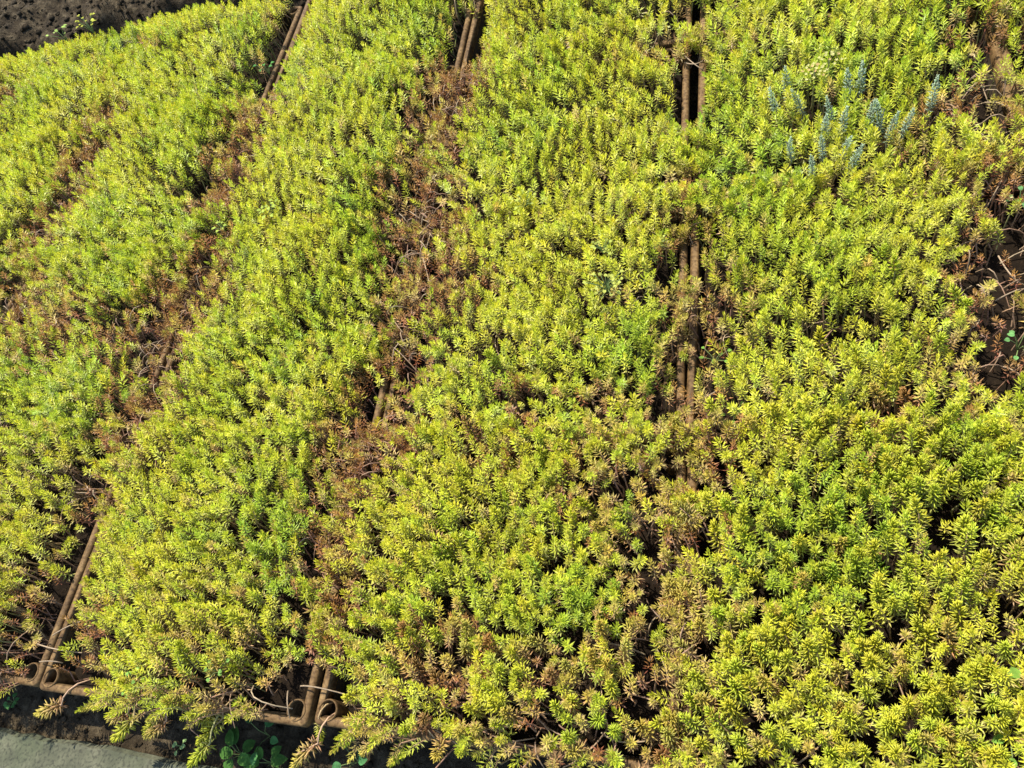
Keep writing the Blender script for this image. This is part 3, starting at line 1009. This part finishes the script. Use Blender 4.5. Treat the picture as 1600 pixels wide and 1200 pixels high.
WG = (0.065, 0.16, 0.03)
WL = (0.30, 0.38, 0.06)
weed(gpt(380, 1180, -0.115), 7, 0.024, WG, 'round-leaved dark green weed on shaded earth by the path', .5, .022, 1)
weed(gpt(425, 1192, -0.115), 6, 0.022, WG, 'broad green weed at the path edge below the corner socket', .5, .02, 2)
weed(gpt(420, 1150, -0.115), 4, 0.018, (0.07, 0.20, 0.06), 'upright green weed in shade beneath the front rim', 1.2, .03, 3)
weed(gpt(25, 1098, -0.115), 9, 0.008, (0.07, 0.18, 0.05), 'tiny dark green seedling cluster under the rim corner', .7, .012, 4, wide=.5)
weed(gpt(284, 1166, -0.115), 6, 0.007, (0.25, 0.38, 0.14), 'tiny pale seedling on the earth in the dark gap', .7, .008, 5, wide=.5)
weed(gpt(560, 1190, -0.115), 5, 0.018, (0.06, 0.17, 0.06), 'shaded green weed under the rim at the picture edge', .6, .025, 6)
weed(gpt(1585, 1085, 0.02), 8, 0.013, (0.16, 0.28, 0.04), 'fresh green weed growing through sedum at the right edge', .9, .03, 7)
weed(gpt(1575, 1150, 0.02), 6, 0.012, (0.14, 0.26, 0.04), 'fresh green weed at the lower right corner', .9, .025, 8)
weed(gpt(428, 335, 0.055), 14, 0.008, WL, 'pale small-leaved weed on the left of the brown stems', 1.0, .022, 9, wide=.5)
weed(gpt(352, 362, 0.045), 9, 0.007, WL, 'pale small-leaved weed in the brown gap', 1.0, .018, 10, wide=.5)
weed(gpt(943, 395, 0.06), 12, 0.006, (0.30, 0.34, 0.06), 'pale cream-green seedling above the pale cluster', 1.0, .022, 11, wide=.5)
weed(gpt(950, 455, 0.06), 22, 0.006, (0.33, 0.36, 0.07), 'pale cream-green leafy cluster in the fifth column', 1.0, .028, 12, wide=.5)
weed(gpt(822, 322, 0.06), 10, 0.006, (0.30, 0.34, 0.06), 'pale-tipped weed among dense yellow sedum', 1.0, .022, 13, wide=.5)
weed(gpt(146, 50, 0.05), 14, 0.010, (0.38, 0.40, 0.05), 'pale yellow sprig standing up at the rear edge', 1.1, .035, 14, wide=.5)
weed(gpt(106, 64, 0.05), 6, 0.010, (0.30, 0.44, 0.10), 'green sprig standing up at the rear edge', 1.1, .035, 15, wide=.5)
weed(gpt(420, 114, 0.04), 5, 0.010, (0.07, 0.20, 0.045), 'single bluish green weed beside the bare rim', .6, .02, 16)
weed(gpt(215, 1068, 0.035), 9, 0.0065, (0.17, 0.31, 0.06), 'mint green weed in the front tray near the corner', .9, .018, 17, wide=.5)
weed(gpt(345, 1048, 0.04), 6, 0.0065, (0.16, 0.30, 0.06), 'mint green weed deeper in the front tray', .9, .018, 18, wide=.5)
weed(gpt(1148, 650, 0.018), 6, 0.0065, (0.15, 0.28, 0.04), 'leafy green weed right of the long rim', .9, .02, 19)
weed(gpt(1118, 565, 0.015), 6, 0.0065, (0.15, 0.28, 0.04), 'leafy green weed beside brown shoots right of the long rim', .9, .02, 20)
weed(gpt(1590, 322, 0.012), 8, 0.008, (0.13, 0.28, 0.09), 'bluish green weed in the shaded gap at the right', .9, .02, 21)
weed(gpt(1590, 545, 0.012), 8, 0.008, (0.12, 0.27, 0.08), 'bluish green weed below the stems at the right edge', .9, .02, 22)


def flower_head(px, py, z, n, label, rnd):
    r = random.Random(rnd)
    root = link('stonecrop_flower_head', None, loc=gpt(px, py, z - 0.05))
    tag(root, label, 'flower head', 'cream stonecrop flower heads')
    V1, T1, _ = tubes(np.array([[(0, 0, -0.03), (0.001, 0.002, 0.02), (0, 0, 0.05)]]), np.full((1, 3), 0.0013), 5)
    link('stem', tri_mesh('stem', V1, T1, M['stem'], np.tile([0.30, 0.28, 0.13], (len(V1), 1))), root)
    for k in range(n):
        a, q_ = 2.399 * k, math.sqrt((k + .5) / n)
        cx, cy, cz = 0.020 * q_ * math.cos(a), 0.020 * q_ * math.sin(a), 0.055 - 0.008 * q_ * q_ + r.uniform(-.002, .002)
        Vv, Tt = [], []
        for j in range(5):
            b = j * 1.2566 + r.random()
            Vp, Tp = blade(0.0032, 0.0011, .1, -.5, seg=2)
            R = np.array([[math.cos(b), -math.sin(b), 0], [math.sin(b), math.cos(b), 0], [0, 0, 1]])
            Tt.append(Tp + len(Vv) * len(Vp))
            Vv.append(Vp @ R.T)
        V2 = np.concatenate(Vv)
        cc = np.array([0.44, 0.42, 0.16]) if r.random() > .3 else np.array([0.42, 0.30, 0.12])
        link('flower', tri_mesh('flower', V2, np.concatenate(Tt), M['weed'], np.tile(cc, (len(V2), 1))), root, loc=(cx, cy, cz))


flower_head(1270, 148, 0.09, 22, 'cream flower head at the left of the blue-grey stonecrop', 1)
flower_head(1292, 130, 0.09, 14, 'smaller cream flower head behind the larger one', 2)

# ------------------------------------------------------------------ dry stems lying across the rims
DRY = [((82, 993), (108, 978), (136, 968), 'pale dry stem across the bare rims, upper one'), ((56, 1005), (86, 1014), (128, 1020), 'pale dry stem across the bare rims, sagging one'),
       ((62, 1034), (80, 1033), (98, 1036), 'short straight dry stem across the bare rims, lowest one'), ((450, 1080), (449, 1100), (453, 1122), 'pale dry stem above the left corner socket'),
       ((470, 1072), (495, 1074), (540, 1085), 'arched dry stem above the right corner socket'), ((188, 690), (195, 715), (210, 735), 'long pale dry stem bending down to the rim in the brown gap'),
       ((244, 660), (240, 690), (228, 716), 'pale dry stem right of the brown gap'), ((420, 150), (440, 151), (462, 149), 'pale dry twig across the end of the rear rim'),
       ((1070, 98), (1085, 100), (1098, 95), 'thin pale stem across the gap between rear rims, lower one'), ((1066, 84), (1085, 100), (1100, 110), 'thin pale stem across the gap between rear rims, slanting one'),
       ((1100, 620), (1118, 612), (1130, 600), 'pale dry stem right of the long rim'), ((1500, 512), (1520, 512), (1530, 500), 'pale hooked dry stem at the right'), ((1560, 400), (1580, 430), (1600, 445), 'long dry stem slanting out at the right edge'),
       ((1555, 470), (1585, 455), (1600, 452), 'dry stem crossing the bare patch at the right edge'), ((940, 1145), (980, 1160), (1040, 1150), 'long dry stem lying along the front of the bed'), ((1085, 1140), (1110, 1150), (1140, 1130), 'forked-looking dry stem at the bare front patch'),
       ((660, 400), (668, 430), (672, 452), 'pale stem rising out of the brown patch'), ((640, 330), (665, 345), (690, 350), 'pale stem lying flat in the brown patch')]
for i, (a, b, c_, words) in enumerate(DRY):
    pts = [at(*a, 0.006), at(*b, 0.016), at(*c_, 0.006)]
    P = []
    for k in range(9):
        t = k / 8
        P.append(pts[0] * (1 - t) ** 2 + (2 * pts[1] - 0.5 * (pts[0] + pts[2])) * 2 * t * (1 - t) + pts[2] * t * t)
    P = np.array(P)
    org = P[0].copy()
    V1, T1, _ = tubes((P - org)[None], np.linspace(0.0012, 0.0008, 9)[None], 6)
    o = link('dry_stem', tri_mesh('dry_stem', V1, T1, M['stem'], np.tile(np.array([0.27, 0.20, 0.125]) * random.uniform(.7, 1.15), (len(V1), 1)), smooth=True), loc=org)
    tag(o, words, 'stem', 'dry stems lying loose')

# shoots that look alike and stand together: told apart by their order from the left
ORD = ['leftmost', 'second from left', 'third from left', 'fourth from left', 'fifth from left', 'sixth from left', 'seventh from left', 'eighth from left', 'ninth from left', 'tenth from left',
       'eleventh from left', 'twelfth from left', 'thirteenth from left', 'fourteenth from left', 'fifteenth from left', 'sixteenth from left', 'seventeenth from left', 'eighteenth from left', 'nineteenth from left', 'twentieth from left', 'twenty-first from left', 'twenty-second from left', 'twenty-third from left', 'twenty-fourth from left',
       'twenty-fifth from left', 'twenty-sixth from left', 'twenty-seventh from left', 'twenty-eighth from left']
same = {}
for o in [o for o in COL.objects if o.parent is None and o.get('category') == 'sedum shoot' and o.name.startswith('sedum_shoot')]:
    same.setdefault(o['label'], []).append(o)
for lab, os_ in same.items():
    if len(os_) > 1:
        for k, o in enumerate(sorted(os_, key=lambda o: o.location.x)):
            if k < len(ORD):
                o['label'] = f'{lab}, {ORD[k]}'
